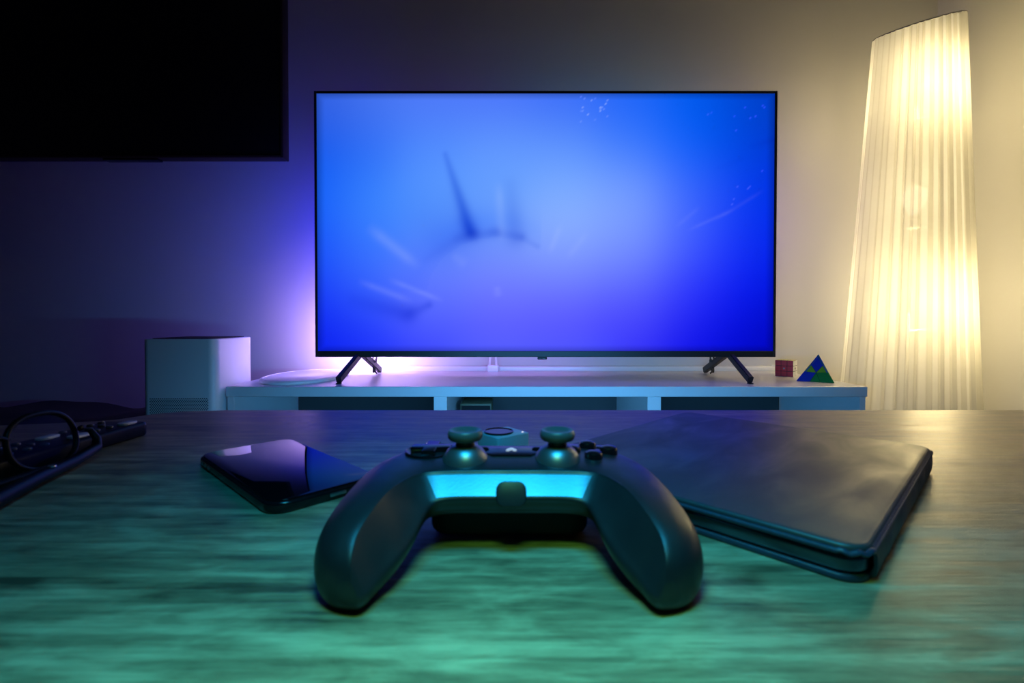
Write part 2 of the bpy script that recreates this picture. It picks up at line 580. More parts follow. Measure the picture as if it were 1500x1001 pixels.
SAMP = [  # x, y in a 1430 x 808 picture, sRGB
    (25, 20, 52, 96, 222), (25, 150, 10, 84, 232), (25, 310, 6, 92, 250), (25, 480, 8, 76, 250), (25, 640, 12, 50, 248), (25, 780, 4, 24, 236),
    (165, 40, 72, 118, 240), (165, 190, 44, 112, 250), (165, 340, 60, 138, 255), (165, 500, 60, 124, 255), (165, 620, 56, 92, 255), (165, 770, 26, 48, 255),
    (365, 30, 78, 120, 248), (365, 180, 78, 138, 255), (365, 300, 92, 156, 255), (365, 440, 66, 132, 252), (365, 560, 106, 132, 255), (365, 660, 90, 106, 255), (365, 780, 52, 60, 255),
    (565, 30, 74, 116, 250), (565, 180, 94, 148, 255), (565, 270, 108, 166, 255), (565, 400, 92, 148, 250), (565, 520, 122, 144, 255), (565, 660, 106, 108, 255), (565, 780, 76, 76, 255),
    (765, 30, 58, 108, 248), (765, 180, 92, 146, 255), (765, 300, 118, 172, 255), (765, 400, 150, 186, 255), (765, 520, 120, 146, 255), (765, 660, 102, 100, 255), (765, 780, 70, 66, 255),
    (965, 30, 30, 100, 248), (965, 180, 60, 124, 255), (965, 320, 120, 162, 255), (965, 420, 130, 162, 255), (965, 540, 104, 122, 255), (965, 680, 84, 80, 255), (965, 780, 44, 42, 250),
    (1145, 30, 0, 94, 242), (1145, 180, 4, 100, 255), (1145, 330, 66, 112, 255), (1145, 460, 74, 100, 255), (1145, 620, 50, 54, 255), (1145, 780, 14, 14, 240),
    (1285, 30, 0, 78, 222), (1285, 180, 0, 78, 236), (1285, 330, 4, 66, 250), (1285, 480, 14, 48, 255), (1285, 640, 6, 24, 250), (1285, 780, 0, 4, 214),
    (1410, 25, 0, 62, 190), (1410, 150, 0, 50, 206), (1410, 300, 0, 44, 226), (1410, 460, 0, 34, 232), (1410, 640, 0, 14, 216), (1410, 785, 0, 0, 180)]


def seg_d(x, y, ax, ay, bx_, by_):
    vx, vy = bx_ - ax, by_ - ay
    t = ((x - ax) * vx + (y - ay) * vy) / (vx * vx + vy * vy)
    t2 = min(1, max(0, t))
    return math.hypot(x - ax - t2 * vx, y - ay - t2 * vy), t


def gs(d, s): return math.exp(-(d / s) ** 2)

STREAK = [  # ax, ay, bx, by, width at a, width at b, gain (negative darkens)
    (402, 190, 480, 432, 9, 24, -0.78), (455, 400, 490, 440, 20, 20, -0.30), (340, 520, 450, 452, 14, 24, -0.20), (440, 456, 560, 434, 16, 18, -0.38), (550, 434, 640, 448, 16, 14, -0.30), (640, 452, 690, 478, 12, 8, -0.18),
    (606, 290, 622, 450, 26, 32, -0.30), (430, 330, 470, 430, 40, 50, -0.14), (568, 270, 580, 470, 10, 13, 0.20), (155, 412, 325, 548, 14, 12, 0.24), (125, 585, 305, 655, 8, 8, 0.18),
    (220, 580, 400, 652, 7, 6, 0.20), (120, 648, 285, 690, 26, 30, -0.48), (275, 695, 350, 662, 20, 12, -0.40), (330, 350, 400, 470, 70, 60, -0.12), (725, 505, 765, 405, 7, 8, 0.14),
    (780, 520, 850, 430, 8, 8, 0.10), (562, 600, 568, 640, 8, 10, 0.14), (1155, 430, 1310, 360, 4, 4, 0.10), (1120, 420, 1200, 352, 5, 5, 0.07), (1240, 400, 1400, 300, 4, 4, 0.05),
    (420, 500, 470, 540, 10, 14, 0.10), (1360, 165, 1425, 145, 10, 10, -0.2), (1250, 235, 1330, 205, 6, 6, -0.1)]
SPARK = [(rr_.uniform(820, 930), rr_.uniform(8, 100), rr_.uniform(.15, .7)) for rr_ in [random.Random(7)] for _ in range(18)]
SPARK += [(rr_.uniform(1200, 1420), rr_.uniform(40, 120), rr_.uniform(.05, .12)) for rr_ in [random.Random(9)] for _ in range(9)]
SPARK += [(rr_.uniform(1290, 1420), rr_.uniform(230, 350), rr_.uniform(.08, .18)) for rr_ in [random.Random(11)] for _ in range(6)]
LINS = [(x, y, s2l(r), s2l(g), s2l(b)) for x, y, r, g, b in SAMP]


def picture(x, y):
    wsum = r = g = b = 0.0
    for sx, sy, a, e, f in LINS:
        d2 = ((x - sx) ** 2 + (y - sy) ** 2) / 17000.0
        if d2 > 12: continue
        k = math.exp(-d2) + 1e-6
        wsum += k; r += k * a; g += k * e; b += k * f
    r, g, b = r / wsum, g / wsum, b / wsum
    for ax, ay, bx_, by_, wa, wb, gain in STREAK:
        if abs(x - (ax + bx_) / 2) > 160 or abs(y - (ay + by_) / 2) > 190: continue
        d, t = seg_d(x, y, ax, ay, bx_, by_)
        tt = min(1, max(0, t))
        k = gs(d, (wa + (wb - wa) * tt) * (1.0 if gain < 0 else 1.25)) * gain * (0.35 + 0.65 * tt if gain < 0 else 0.55 * min(1, 4 * t if 0 < t < 1 else 0, 4 - 4 * t if 0 < t < 1 else 0) if 0 < t < 1 else 0)
        if k < 0:
            r *= 1 + k; g *= 1 + 0.8 * k; b *= 1 + 0.30 * k
        else:
            r += k * 0.45 * (1 - r); g += k * 0.55 * (1 - g); b += k * (1 - b)
    # darker half-disc above the pale dome of the "eye"
    rr_ = math.hypot((x - 560) / 1.15, y - 640)
    if y < 620 and 190 < rr_ < 330 and x < 700:
        k = 0.14 * math.exp(-((rr_ - 235) / 45) ** 2) * max(0, 1 - abs(x - 480) / 300)
        r *= 1 - 2 * k; g *= 1 - k
    # edge fall-off of the backlight
    e = min(x, 1430 - x, y * 1.2, (808 - y) * 1.3)
    k = 0.55 + 0.45 * min(1, e / 26)
    return r * k, g * k, b * k

NX, NY = 260, 147
sx0, sx1, sz0, sz1 = X0 + bl - 0.001, X1 - bl + 0.001, Z0 + bb - 0.001, Z1 - bt + 0.001
vs, cols = [], []
for j in range(NY + 1):
    for i in range(NX + 1):
        u, v = i / NX, j / NY
        vs.append((sx0 + (sx1 - sx0) * u, 0.0, sz1 + (sz0 - sz1) * v))
        cols.append(picture(u * 1430, v * 808))
for px, py, s in SPARK:
    k = int(round(py / 808 * NY)) * (NX + 1) + int(round(px / 1430 * NX))
    r, g, b = cols[k]
    cols[k] = (r + 0.4 * s * (0.6 - r), g + 0.4 * s * (0.8 - g), 1.0)
fs = [(j * (NX + 1) + i, j * (NX + 1) + i + 1, (j + 1) * (NX + 1) + i + 1, (j + 1) * (NX + 1) + i) for j in range(NY) for i in range(NX)]
me = bpy.data.meshes.new('screen')
me.from_pydata(vs, [], [f[::-1] for f in fs])
ca = me.color_attributes.new('picture', 'FLOAT_COLOR', 'POINT')
ca.data.foreach_set('color', [c for q in cols for c in (*q, 1.0)])
me.materials.append(M['screen'])
scr = bpy.data.objects.new('screen', me)
C.objects.link(scr)
scr.parent = tv

# feet: an inverted V of flat bars on each side
def foot(xa, xf, xb):
    bm = bmesh.new()
    ap = Vector((xa, 0.022, Z0 + 0.012))
    fr = Vector((xf, -0.108, 0.011))
    bk = Vector((xb, 0.19, 0.010))
    hw, hh = 0.0075, 0.0105
    for A, B in ((ap, fr), (ap, bk)):
        d = (B - A)
        d2 = Vector((0, d.y, d.z)).normalized()
        nrm = Vector((0, -d2.z, d2.y))
        if nrm.z < 0: nrm = -nrm
        q = []
        for Pn in (A - d2 * 0.004, B):
            for s1, s2 in ((-1, -1), (1, -1), (1, 1), (-1, 1)):
                q.append(bm.verts.new(Pn + Vector((s1 * hw, 0, 0)) + nrm * (s2 * hh)))
        for f in ((0, 1, 2, 3), (7, 6, 5, 4), (0, 4, 5, 1), (1, 5, 6, 2), (2, 6, 7, 3), (3, 7, 4, 0)):
            bm.faces.new([q[k] for k in f])
    bmesh.ops.bevel(bm, geom=bm.edges[:], offset=0.002, segments=2, affect='EDGES')
    zmin = min(v.co.z for v in bm.verts)
    for v in bm.verts:
        if v.co.z < 0.0: v.co.z = 0.0
    return obj('foot', bm, M['black'], tv, smooth=35)

fl = foot(-0.585, -0.612, -0.573)
fr_ = foot(0.583, 0.592, 0.578)
for f, x in ((fl, -0.575), (fr_, 0.5795)):
    box('rubber_pad', ((-0.612 if x < 0 else 0.592), -0.104, 0.0015), (0.013, 0.016, 0.003), M['hole'], f, 0.001)

def cable_loop(name, loc, label, flip):
    e = empty(name, loc, label, 'cable tie')
    pts = []
    for i in range(28):
        a = 2 * pi * i / 28
        pts.append((flip * 0.004 * sin(a), 0.010 * cos(a), 0.022 * sin(a)))
    tube('band', pts, 0.0032, M['black'], e, 8, closed=True)
    pts = []
    for i in range(22):
        a = 2 * pi * i / 22
        pts.append((flip * (0.004 + 0.006 * cos(a)), -0.012 + 0.004 * sin(a), 0.026 + 0.012 * sin(a)))
    tube('loop', pts, 0.0028, M['black'], e, 8, closed=True)
    tube('tail', [(0, -0.011, -0.012), (flip * 0.006, -0.014, -0.02), (flip * 0.012, -0.018, -0.024)], 0.0028, M['black'], e, 8)
    return e
cable_loop('cable_tie', (-0.470, 1.634, SZ + 0.031), 'black cable tie around the rear bar of the left television foot', 1)
cable_loop('cable_tie', (0.684, 1.634, SZ + 0.031), 'black cable tie looped on the rear bar of the right television foot', -1)

# ------------------------------------------------------------------ oval tray, puzzles
tr = empty('oval_tray', (-0.664, 1.545, SZ), 'thin white oval tray on the left end of the stand', 'tray')
ov = [(0.122 * cos(2 * pi * i / 64), 0.185 * sin(2 * pi * i / 64)) for i in range(64)]
prism('plate', ov, 0.0, 0.010, M['white_gloss'], tr, 0.004)
bm = bmesh.new()
ring = [(0.112 * cos(2 * pi * i / 64), 0.175 * sin(2 * pi * i / 64), 0.0102) for i in range(64)]
add_tube(bm, ring, 0.0014, 6, closed=True)
obj('rim', bm, M['white_gloss'], tr, smooth=50)

cb = empty('puzzle_cube', (0.919, 1.60, SZ), 'solved puzzle cube with a red face, right of the television', 'puzzle cube', radians(-43))
a = 0.0178
faces_m = [M['hole'], M['red'], M['cwhite'], M['green'], M['blue'], M['yellow']]
def cube_piece_mesh(ix, iy, iz):
    bm = bmesh.new()
    add_box(bm, (0, 0, 0), (a * 0.994,) * 3, 0.0006, 1)
    bm.normal_update()
    me_ = bpy.data.meshes.new('cube_piece')
    for f in bm.faces:
        n = f.normal
        k = 0
        if n.y < -0.9 and iy == -1: k = 1
        elif n.x > 0.9 and ix == 1: k = 2
        elif n.x < -0.9 and ix == -1: k = 3
        elif n.z > 0.9 and iz == 1: k = 2 if False else 5
        elif n.y > 0.9 and iy == 1: k = 4
        f.material_index = k
    bm.to_mesh(me_)
    bm.free()
    for m_ in faces_m: me_.materials.append(m_)
    return me_
for ix in (-1, 0, 1):
    for iy in (-1, 0, 1):
        for iz in (-1, 0, 1):
            if ix == iy == iz == 0: continue
            o = bpy.data.objects.new('cube_piece', cube_piece_mesh(ix, iy, iz))
            C.objects.link(o)
            o.parent = cb
            o.location = (ix * a, iy * a, a * 1.5 + iz * a)
            if (ix, iy, iz) == (0, -1, 0):
                lathe('centre_mark', [(0.0, 0.0), (0.003, 0.0), (0.003, 0.0006), (0, 0.0006)], M['grey'], o, 12, (0, 0, 0)).matrix_local = Matrix.Translation((0, -a / 2 + 0.0002, 0)) @ Matrix.Rotation(radians(90), 4, 'X')
            if (ix, iy, iz) == (1, 0, 0):
                lathe('centre_mark', [(0.0, 0.0), (0.0035, 0.0), (0.0035, 0.0006), (0, 0.0006)], M['hole'], o, 12, (0, 0, 0)).matrix_local = Matrix.Translation((a / 2 - 0.0002, 0, 0)) @ Matrix.Rotation(radians(90), 4, 'Y')

# pyramid puzzle: each face cut into three corner kites and three edge triangles
py = empty('puzzle_pyramid', (0.930, 1.46, SZ), 'pyramid puzzle in blue, green and lime, on the right end of the stand', 'puzzle', radians(-37))
L_ = 0.098
hb = L_ * math.sqrt(3) / 2
Ht = 0.083
vA = Vector((-L_ / 2, -hb / 3, 0)); vB = Vector((L_ / 2, -hb / 3, 0)); vC = Vector((0, hb * 2 / 3, 0)); vT = Vector((0.006, 0, Ht))
bm = bmesh.new()
cen = (vA + vB + vC + vT) / 4
q = [bm.verts.new(cen + (v - cen) * 0.955) for v in (vA, vB, vC, vT)]
for f in ((0, 2, 1), (0, 1, 3), (1, 2, 3), (2, 0, 3)): bm.faces.new([q[k] for k in f])
obj('core', bm, M['hole'], py)
def face_piece(poly, inward, mat):
    c = sum(poly, Vector()) / len(poly)
    pts = [c + (p - c) * 0.965 for p in poly]
    bm = bmesh.new()
    A = [bm.verts.new(p - inward * 0.0002) for p in pts]
    B = [bm.verts.new(p + (c - p) * 0.05 + inward * 0.0045) for p in pts]
    n = len(A)
    for i in range(n): bm.faces.new((A[i], A[(i + 1) % n], B[(i + 1) % n], B[i]))
    bm.faces.new(A); bm.faces.new(B[::-1])
    obj('face_piece', bm, mat, py)
def face(V0, V1, V2, m0, m1, m2, e01, e12, e20):
    n = (V1 - V0).cross(V2 - V0).normalized()
    if n.dot(cen - V0) < 0: n = -n
    c = (V0 + V1 + V2) / 3
    k = 0.36
    p = lambda A, B, t: A + (B - A) * t
    for v, a_, b_, m_ in ((V0, V1, V2, m0), (V1, V2, V0, m1), (V2, V0, V1, m2)):
        face_piece([v, p(v, a_, k), c, p(v, b_, k)], n, m_)
    for a_, b_, m_ in ((V0, V1, e01), (V1, V2, e12), (V2, V0, e20)):
        face_piece([p(a_, b_, k), p(a_, b_, 1 - k), c], n, m_)
face(vT, vA, vB, M['blue'], M['blue'], M['green'], M['lime'], M['green'], M['lime'])
face(vT, vB, vC, M['green'], M['green'], M['lime'], M['blue'], M['green'], M['lime'])
face(vT, vC, vA, M['lime'], M['lime'], M['blue'], M['green'], M['lime'], M['blue'])

# ------------------------------------------------------------------ dark wall panel
wp = empty('wall_screen', (-1.55, 1.80, 1.30), 'large switched-off black screen in a thin dark frame, mounted high on the wall', 'screen')
wx0, wx1, wz0, wz1 = -0.85, 0.715, 0.012, 0.86
box('panel', ((wx0 + wx1) / 2, -0.024, (wz0 + wz1) / 2), (wx1 - wx0 - 0.02, 0.030, wz1 - wz0 - 0.02), M['art'], wp, 0.002)
bm = bmesh.new()
add_box(bm, (wx1 - 0.005, -0.024, (wz0 + wz1) / 2), (0.010, 0.046, wz1 - wz0), 0.002)
add_box(bm, (wx0 + 0.005, -0.024, (wz0 + wz1) / 2), (0.010, 0.046, wz1 - wz0), 0.002)
add_box(bm, ((wx0 + wx1) / 2, -0.024, wz0 + 0.005), (wx1 - wx0 - 0.02, 0.046, 0.010), 0.002)
add_box(bm, ((wx0 + wx1) / 2, -0.024, wz1 - 0.005), (wx1 - wx0 - 0.02, 0.046, 0.010), 0.002)
obj('frame', bm, M['art_frame'], wp, smooth=40)
box('sensor_bar', (0.15, -0.026, wz0 - 0.003), (0.20, 0.03, 0.008), M['black_gloss'], wp, 0.002)

# ------------------------------------------------------------------ air purifier
ap = empty('air_purifier', (-0.9116, 1.40, 0), 'white box-shaped air purifier with perforated front, left of the stand', 'air purifier', radians(1.5))
prism('housing', rrect(0.20, 0.20, 0.022, 8), 0.012, 0.666, M['white_plastic'], ap, 0.003)
prism('plinth', rrect(0.185, 0.185, 0.02, 6), 0.0, 0.013, M['grey'], ap)
prism('top_grille', rrect(0.172, 0.172, 0.016, 6), 0.664, 0.668, M['hole'], ap, 0.001)
bm = bmesh.new()
for r in range(52):
    z = 0.503 - r * 0.0038
    for c in range(28):
        x = -0.076 + c * 0.0056 + (0.0028 if r % 2 else 0)
        vsx = [bm.verts.new((x + 0.0017 * cos(pi / 3 * k), -0.1003, z + 0.0017 * sin(pi / 3 * k))) for k in range(6)]
        vsi = [bm.verts.new((x + 0.0017 * cos(pi / 3 * k), -0.0995, z + 0.0017 * sin(pi / 3 * k))) for k in range(6)]
        bm.faces.new(vsx)
        for k in range(6): bm.faces.new((vsx[k], vsi[k], vsi[(k + 1) % 6], vsx[(k + 1) % 6]))
tag(obj('perforations', bm, M['hole'], ap), kind='stuff')

# ------------------------------------------------------------------ ottoman behind the table
ot = empty('ottoman', (-1.56, 1.44, 0), 'low dark upholstered seat beyond the table, left of the white purifier', 'seat')
bm = bmesh.new()
nx, ny = 40, 24
W_, D_, H_ = 1.0, 0.50, 0.43
g = {}
for i in range(nx + 1):
    for j in range(ny + 1):
        x = -W_ / 2 + W_ * i / nx
        y = -D_ / 2 + D_ * j / ny
        ex = min(i, nx - i) / 3.0
        ey = min(j, ny - j) / 3.0
        e = min(1, ex) * min(1, ey)
        z = H_ - 0.03 * (1 - math.sqrt(max(0, 1 - (1 - e) ** 2))) + 0.012 * sin(x * 13.0 + 1.2) - 0.004 * sin(x * 31)
        g[i, j] = bm.verts.new((x, y, z))
for i in range(nx):
    for j in range(ny): bm.faces.new((g[i, j], g[i + 1, j], g[i + 1, j + 1], g[i, j + 1]))
bd = [e for e in bm.edges if len(e.link_faces) == 1]
r = bmesh.ops.extrude_edge_only(bm, edges=bd)
for v in r['geom']:
    if isinstance(v, bmesh.types.BMVert): v.co.z = 0.27
obj('cushion', bm, M['upholstery'], ot, smooth=60)
box('seat_base', (0, 0, 0.165), (0.98, 0.48, 0.21), M['upholstery'], ot, 0.01)
for sx in (-0.44, 0.44):
    for sy in (-0.2, 0.2):
        lathe('leg', [(0, 0), (0.018, 0), (0.024, 0.06), (0, 0.06)], M['black'], ot, 12, (sx, sy, 0))

# ------------------------------------------------------------------ floor lamp
LX, LY = 1.232, 1.50
lm = empty('floor_lamp', (LX, LY, 0), 'tall glowing pleated fabric lamp with slanted top, in the room corner', 'lamp')
NP, SUB, NR = 38, 7, 48
rng = random.Random(3)
pleat_w = [rng.uniform(0.7, 1.3) for _ in range(NP)]
tot = sum(pleat_w)
angs, reli = [], []
acc = 0
for k in range(NP):
    amp = rng.uniform(0.6, 1.1)
    for s in range(SUB):
        t = s / SUB
        angs.append(2 * pi * (acc + pleat_w[k] * t) / tot)
        # knife pleat: sharp outer fold, slow return
        reli.append(amp * (1 - t / 0.8 if t < 0.8 else (t - 0.8) / 0.2))
    acc += pleat_w[k]
zb = 0.20
bm = bmesh.new()
rings = []
for j in range(NR + 1):
    t = j / NR
    ring = []
    for a_, rel in zip(angs, reli):
        ca_, sa_ = cos(a_), sin(a_)
        z = zb + (1.63 - zb) * t
        rad = 0.188 - (0.188 - 0.112) * ((z - zb) / (1.63 - zb)) ** 0.95
        amp = 0.0120 * (0.75 + 0.25 * (1 - t))
        rad = rad + amp * 0.3 - amp * (1 - rel)
        cx = 0.004 + 0.028 * t
        x, y = cx + rad * ca_, rad * sa_
        z += t ** 3 * (0.24 * (rad * ca_) + 0.26 * (rad * sa_))
        ring.append(bm.verts.new((x, y, z)))
    rings.append(ring)
n = len(angs)
for A, B in zip(rings, rings[1:]):
    for i in range(n): bm.faces.new((A[i], A[(i + 1) % n], B[(i + 1) % n], B[i]))
sh = obj('lamp_shade', bm, M['shade'], lm, smooth=30)
ov_ = [1.0 if (k % SUB) >= SUB - 2 or (k % SUB) == 0 else 0.0 for k in range(n)]
ca = sh.data.color_attributes.new('overlap', 'FLOAT_COLOR', 'POINT')
ca.data.foreach_set('color', [c for j in range(NR + 1) for q in ov_ for c in (q, q, q, 1.0)])
rim_pts = []
for i in range(72):
    a_ = 2 * pi * i / 72
    rim_pts.append((0.032 + 0.110 * cos(a_), 0.110 * sin(a_), 1.63 + 0.24 * 0.110 * cos(a_) + 0.26 * 0.110 * sin(a_)))
tube('top_ring', rim_pts, 0.0022, M['grey'], lm, 8, closed=True)
tube('bottom_ring', [(0.004 + 0.183 * cos(2 * pi * i / 72), 0.183 * sin(2 * pi * i / 72), zb) for i in range(72)], 0.003, M['grey'], lm, 8, closed=True)
lathe('base', [(0, 0), (0.15, 0), (0.15, 0.012), (0.03, 0.022), (0.012, 0.03), (0, 0.03)], M['white_plastic'], lm, 40)
tube('pole', [(0, 0, 0.02), (0.01, 0, 0.8), (0.03, 0, 1.56)], 0.008, M['white_plastic'], lm, 12)
for z in (0.20, 1.2):
    for k in range(3):
        a_ = 2 * pi * k / 3 + 0.4
        rad = 0.182 if z < 0.5 else 0.118
        tube('spoke', [(0.004 if z < 0.5 else 0.02, 0, z), ((0.004 if z < 0.5 else 0.02) + rad * cos(a_), rad * sin(a_), z)], 0.002, M['grey'], lm, 6)
LAMP = 76.0
for bx_, bz_, pw in ((0.055, 1.42, 0.80), (0.0, 1.085, 0.15), (0.050, 0.765, 0.90)):
    bl_ = lathe('bulb', [(0, 0.045), (0.018, 0.040), (0.029, 0.022), (0.030, 0.0), (0.022, -0.02), (0.013, -0.038), (0.013, -0.045), (0, -0.045)], M['bulb'], lm, 20, (bx_, -0.03, bz_))
    lathe('socket', [(0.0, 0.0), (0.016, 0.0), (0.016, -0.04), (0, -0.04)], M['white_plastic'], bl_, 16, (bx_, -0.03, bz_ - 0.045))
    tube('socket_arm', [(bx_, -0.03, bz_ - 0.075), (0.012, 0, bz_ - 0.085)], 0.005, M['white_plastic'], lm, 8)
    d = bpy.data.lights.new('lamp_bulb_light', 'POINT')
    d.energy = LAMP * pw
    d.color = (1.0, 0.81, 0.41)
    d.shadow_soft_size = 0.035
    lo = bpy.data.objects.new('lamp_bulb_light', d)
    C.objects.link(lo)
    lo.location = (LX + bx_, LY - 0.03, bz_)

# ------------------------------------------------------------------ tablet in folio
tc_ = Vector((0.1709, 0.3618))
ang = math.atan2(0.693, 0.721)        # long side direction
tab = empty('tablet', (tc_.x, tc_.y, T), 'tablet in a worn dark folio cover, on the table right of the controller', 'tablet', ang)
lo_, sh_ = 0.246, 0.201               # x = long side, -y = side towards the right of the photograph
prism('bottom_cover', rrect(lo_, sh_, 0.012, 8), 0.0, 0.0034, M['cover_edge'], tab, 0.0012)
prism('tablet_body', rrect(lo_ - 0.001, sh_ - 0.001, 0.012, 8), 0.0038, 0.0116, M['tablet_metal'], tab, 0.0020)
# soft top cover: thin slab that waves a little at its rim
out = rrect(lo_, sh_ + 0.001, 0.011, 8)
bm = bmesh.new()
add_prism(bm, out, 0.0124, 0.0172, 0.0018, 3)
o_ = obj('top_cover', bm, M['cover'], tab, smooth=40)
bm = bmesh.new()
pts = [(x, y, 0.0140 + 0.0006 * sin(i * 1.7)) for i, (x, y) in enumerate(rrect(lo_ + 0.0015, sh_ + 0.002, 0.0115, 10))]
add_tube(bm, pts, 0.0015, 8, closed=True, flat=0.9)
obj('cover_hem', bm, M['cover_edge'], o_, smooth=50)
# spine along the right long side
bm = bmesh.new()
prof = [(-sh_ / 2 - 0.0002, 0.0008), (-sh_ / 2 - 0.0020, 0.002), (-sh_ / 2 - 0.0028, 0.0065), (-sh_ / 2 - 0.0026, 0.0110), (-sh_ / 2 - 0.0016, 0.0148), (-sh_ / 2 + 0.001, 0.0166),
        (-sh_ / 2 + 0.0006, 0.0150), (-sh_ / 2 - 0.0010, 0.0110), (-sh_ / 2 - 0.0012, 0.0060), (-sh_ / 2 + 0.0004, 0.0025)]
rows = []
for k in range(31):
    x = -lo_ / 2 + 0.012 + (lo_ - 0.024) * k / 30
    wv = 0.0006 * sin(k * 1.1) + 0.0004 * sin(k * 2.7)
    rows.append([bm.verts.new((x, y + (wv if y < -sh_ / 2 - 0.002 else 0), z)) for y, z in prof])
for A, B in zip(rows, rows[1:]):
    for i in range(len(prof)): bm.faces.new((A[i], A[(i + 1) % len(prof)], B[(i + 1) % len(prof)], B[i]))
bm.faces.new(rows[0]); bm.faces.new(rows[-1][::-1])
obj('spine', bm, M['cover_edge'], tab, smooth=50)
for k in range(3):
    box('side_button', (-lo_ / 2 + 0.0012, 0.05 - 0.012 * k, 0.0079), (0.0016, 0.008, 0.0024), M['steel'], tab, 0.0006)

# ------------------------------------------------------------------ smartphone
ph = empty('smartphone', (-0.1735, 0.3595, T), 'black smartphone lying face up on the table left of the controller', 'phone', radians(-43.4))
prism('body', rrect(0.157, 0.0745, 0.013, 10), 0.0, 0.0072, M['black_gloss'], ph, 0.0020)
prism('screen', rrect(0.1535, 0.071, 0.0115, 10), 0.0068, 0.0080, M['black_glass'], ph, 0.0005)
for x in (-0.062, -0.053, -0.044):
    box('side_button', (x, -0.0373, 0.0037), (0.0042, 0.0012, 0.0022), M['steel'], ph, 0.0005)
box('side_button', (0.0786, 0.005, 0.0037), (0.0012, 0.011, 0.0022), M['steel'], ph, 0.0005)

# ------------------------------------------------------------------ small white square gadget
gd = empty('charging_cube', (-0.0075, 0.400, T), 'small white square gadget with dark round pad, behind the controller', 'charger', radians(38))
prism('body', rrect(0.033, 0.030, 0.002, 4), 0.0, 0.0225, M['white_plastic'], gd, 0.0008)
lathe('round_pad', [(0, 0), (0.0122, 0), (0.0126, 0.0012), (0.0118, 0.0016), (0.0112, 0.0010), (0, 0.0010)], M['black_gloss'], gd, 32, (-0.0035, 0.0015, 0.0224))
lathe('indicator', [(0, 0), (0.0009, 0), (0.0009, 0.0006), (0, 0.0006)], M['dot'], gd, 12, (0.0125, -0.0105, 0.0223))
box('side_slot', (0.0166, 0.010, 0.011), (0.0006, 0.006, 0.016), M['hole'], gd, 0.0002)

# ------------------------------------------------------------------ remote control
rc = empty('remote_control', (-0.394, 0.412, T), 'black remote control with pale buttons, behind the glasses', 'remote control', radians(-1))
prism('body', rrect(0.047, 0.150, 0.008, 6), 0.0, 0.0138, M['frame_black'], rc, 0.003)
def pill(name, x, y, sx, sy, mat):
    prism(name, rrect(sx, sy, min(sx, sy) * 0.48, 5), 0.0134, 0.0158, mat, rc, 0.0007, 2, (x, y))
pill('button', 0.012, 0.060, 0.011, 0.018, M['pale_button'])
pill('button', 0.012, 0.008, 0.011, 0.018, M['pale_button'])
pill('button', -0.010, 0.002, 0.011, 0.018, M['pale_button'])
for x, y in ((-0.014, 0.060), (-0.014, 0.048), (-0.003, 0.048), (0.010, 0.042), (-0.014, 0.034), (-0.003, 0.034), (0.010, 0.028), (-0.014, 0.020), (-0.003, 0.020),
             (-0.012, -0.022), (0, -0.022), (0.012, -0.022), (-0.012, -0.036), (0, -0.036), (0.012, -0.036), (-0.012, -0.05), (0, -0.05), (0.012, -0.05)):
    pill('button', x, y, 0.006, 0.005, M['dim_button'])

# ------------------------------------------------------------------ eyeglasses (front runs along the depth of the table)
eg = empty('eyeglasses', (-0.358, 0.335, T), 'black-rimmed eyeglasses with folded temples at the left table edge', 'glasses')
tilt = Matrix.Rotation(radians(-14), 4, 'Y')
def ring_pts(cy, a_, b_, n=40, dx=0):
    out = []
    for i in range(n):
        t = 2 * pi * i / n
        c, s = cos(t), sin(t)
        yy = a_ * math.copysign(abs(c) ** 0.86, c)
        zz = b_ * math.copysign(abs(s) ** 0.86, s)
        bow = -0.10 * ((cy + yy) ** 2) * 8
        out.append(Vector((dx + bow, cy + yy, zz + 0.0235)))
    return [tilt @ p for p in out]
for cy in (0.0365, -0.0365):
    rm = tube('rim', ring_pts(cy, 0.0285, 0.0215), 0.0021, M['frame_black'], eg, 10, closed=True)
    bm = bmesh.new()
    P_ = ring_pts(cy, 0.0278, 0.0208)
    A = [bm.verts.new(p + Vector((0.0006, 0, 0))) for p in P_]
    B = [bm.verts.new(p - Vector((0.0006, 0, 0))) for p in P_]
    for i in range(len(A)): bm.faces.new((A[i], A[(i + 1) % len(A)], B[(i + 1) % len(A)], B[i]))
    bm.faces.new(A); bm.faces.new(B[::-1])
    obj('lens', bm, M['lens'], eg)
tube('bridge', [tilt @ Vector(p) for p in ((0, 0.010, 0.030), (0.001, 0.004, 0.033), (0.001, -0.004, 0.033), (0, -0.010, 0.030))], 0.0019, M['frame_black'], eg, 8)
t1 = tube('temple', [(0.001, 0.068, 0.024), (0.005, 0.070, 0.016), (0.008, 0.066, 0.0095), (0.016, 0.036, 0.0060), (0.027, -0.003, 0.0060), (0.044, -0.050, 0.0060), (0.050, -0.072, 0.0055)],
          [0.0022, 0.003, 0.0042, 0.0046, 0.0048, 0.0055, 0.0040], M['frame_black'], eg, 12, flat=1.0)
lathe('hinge_mark', [(0, 0.0), (0.0028, 0.0), (0.0024, 0.0010), (0, 0.0012)], M['steel'], t1, 12, (0.0245, 0.010, 0.0100))
tube('temple', [(0.002, -0.068, 0.022), (0.008, -0.070, 0.014), (0.012, -0.058, 0.007), (0.010, -0.02, 0.0045), (0.009, 0.02, 0.0042), (0.008, 0.045, 0.0042)],
     [0.0022, 0.0026, 0.003, 0.0032, 0.0034, 0.0028], M['frame_black'], eg, 12)
for y in (0.069, -0.069):
    box('end_piece', tuple(tilt @ Vector((0.001, y * 0.97, 0.026))), (0.004, 0.006, 0.005), M['frame_black'], eg, 0.002)

# ------------------------------------------------------------------ game controller
gc = empty('game_controller', (-0.0014, 0, T), 'dark game controller with two thumbsticks, nearest thing on the table', 'game controller', radians(0))
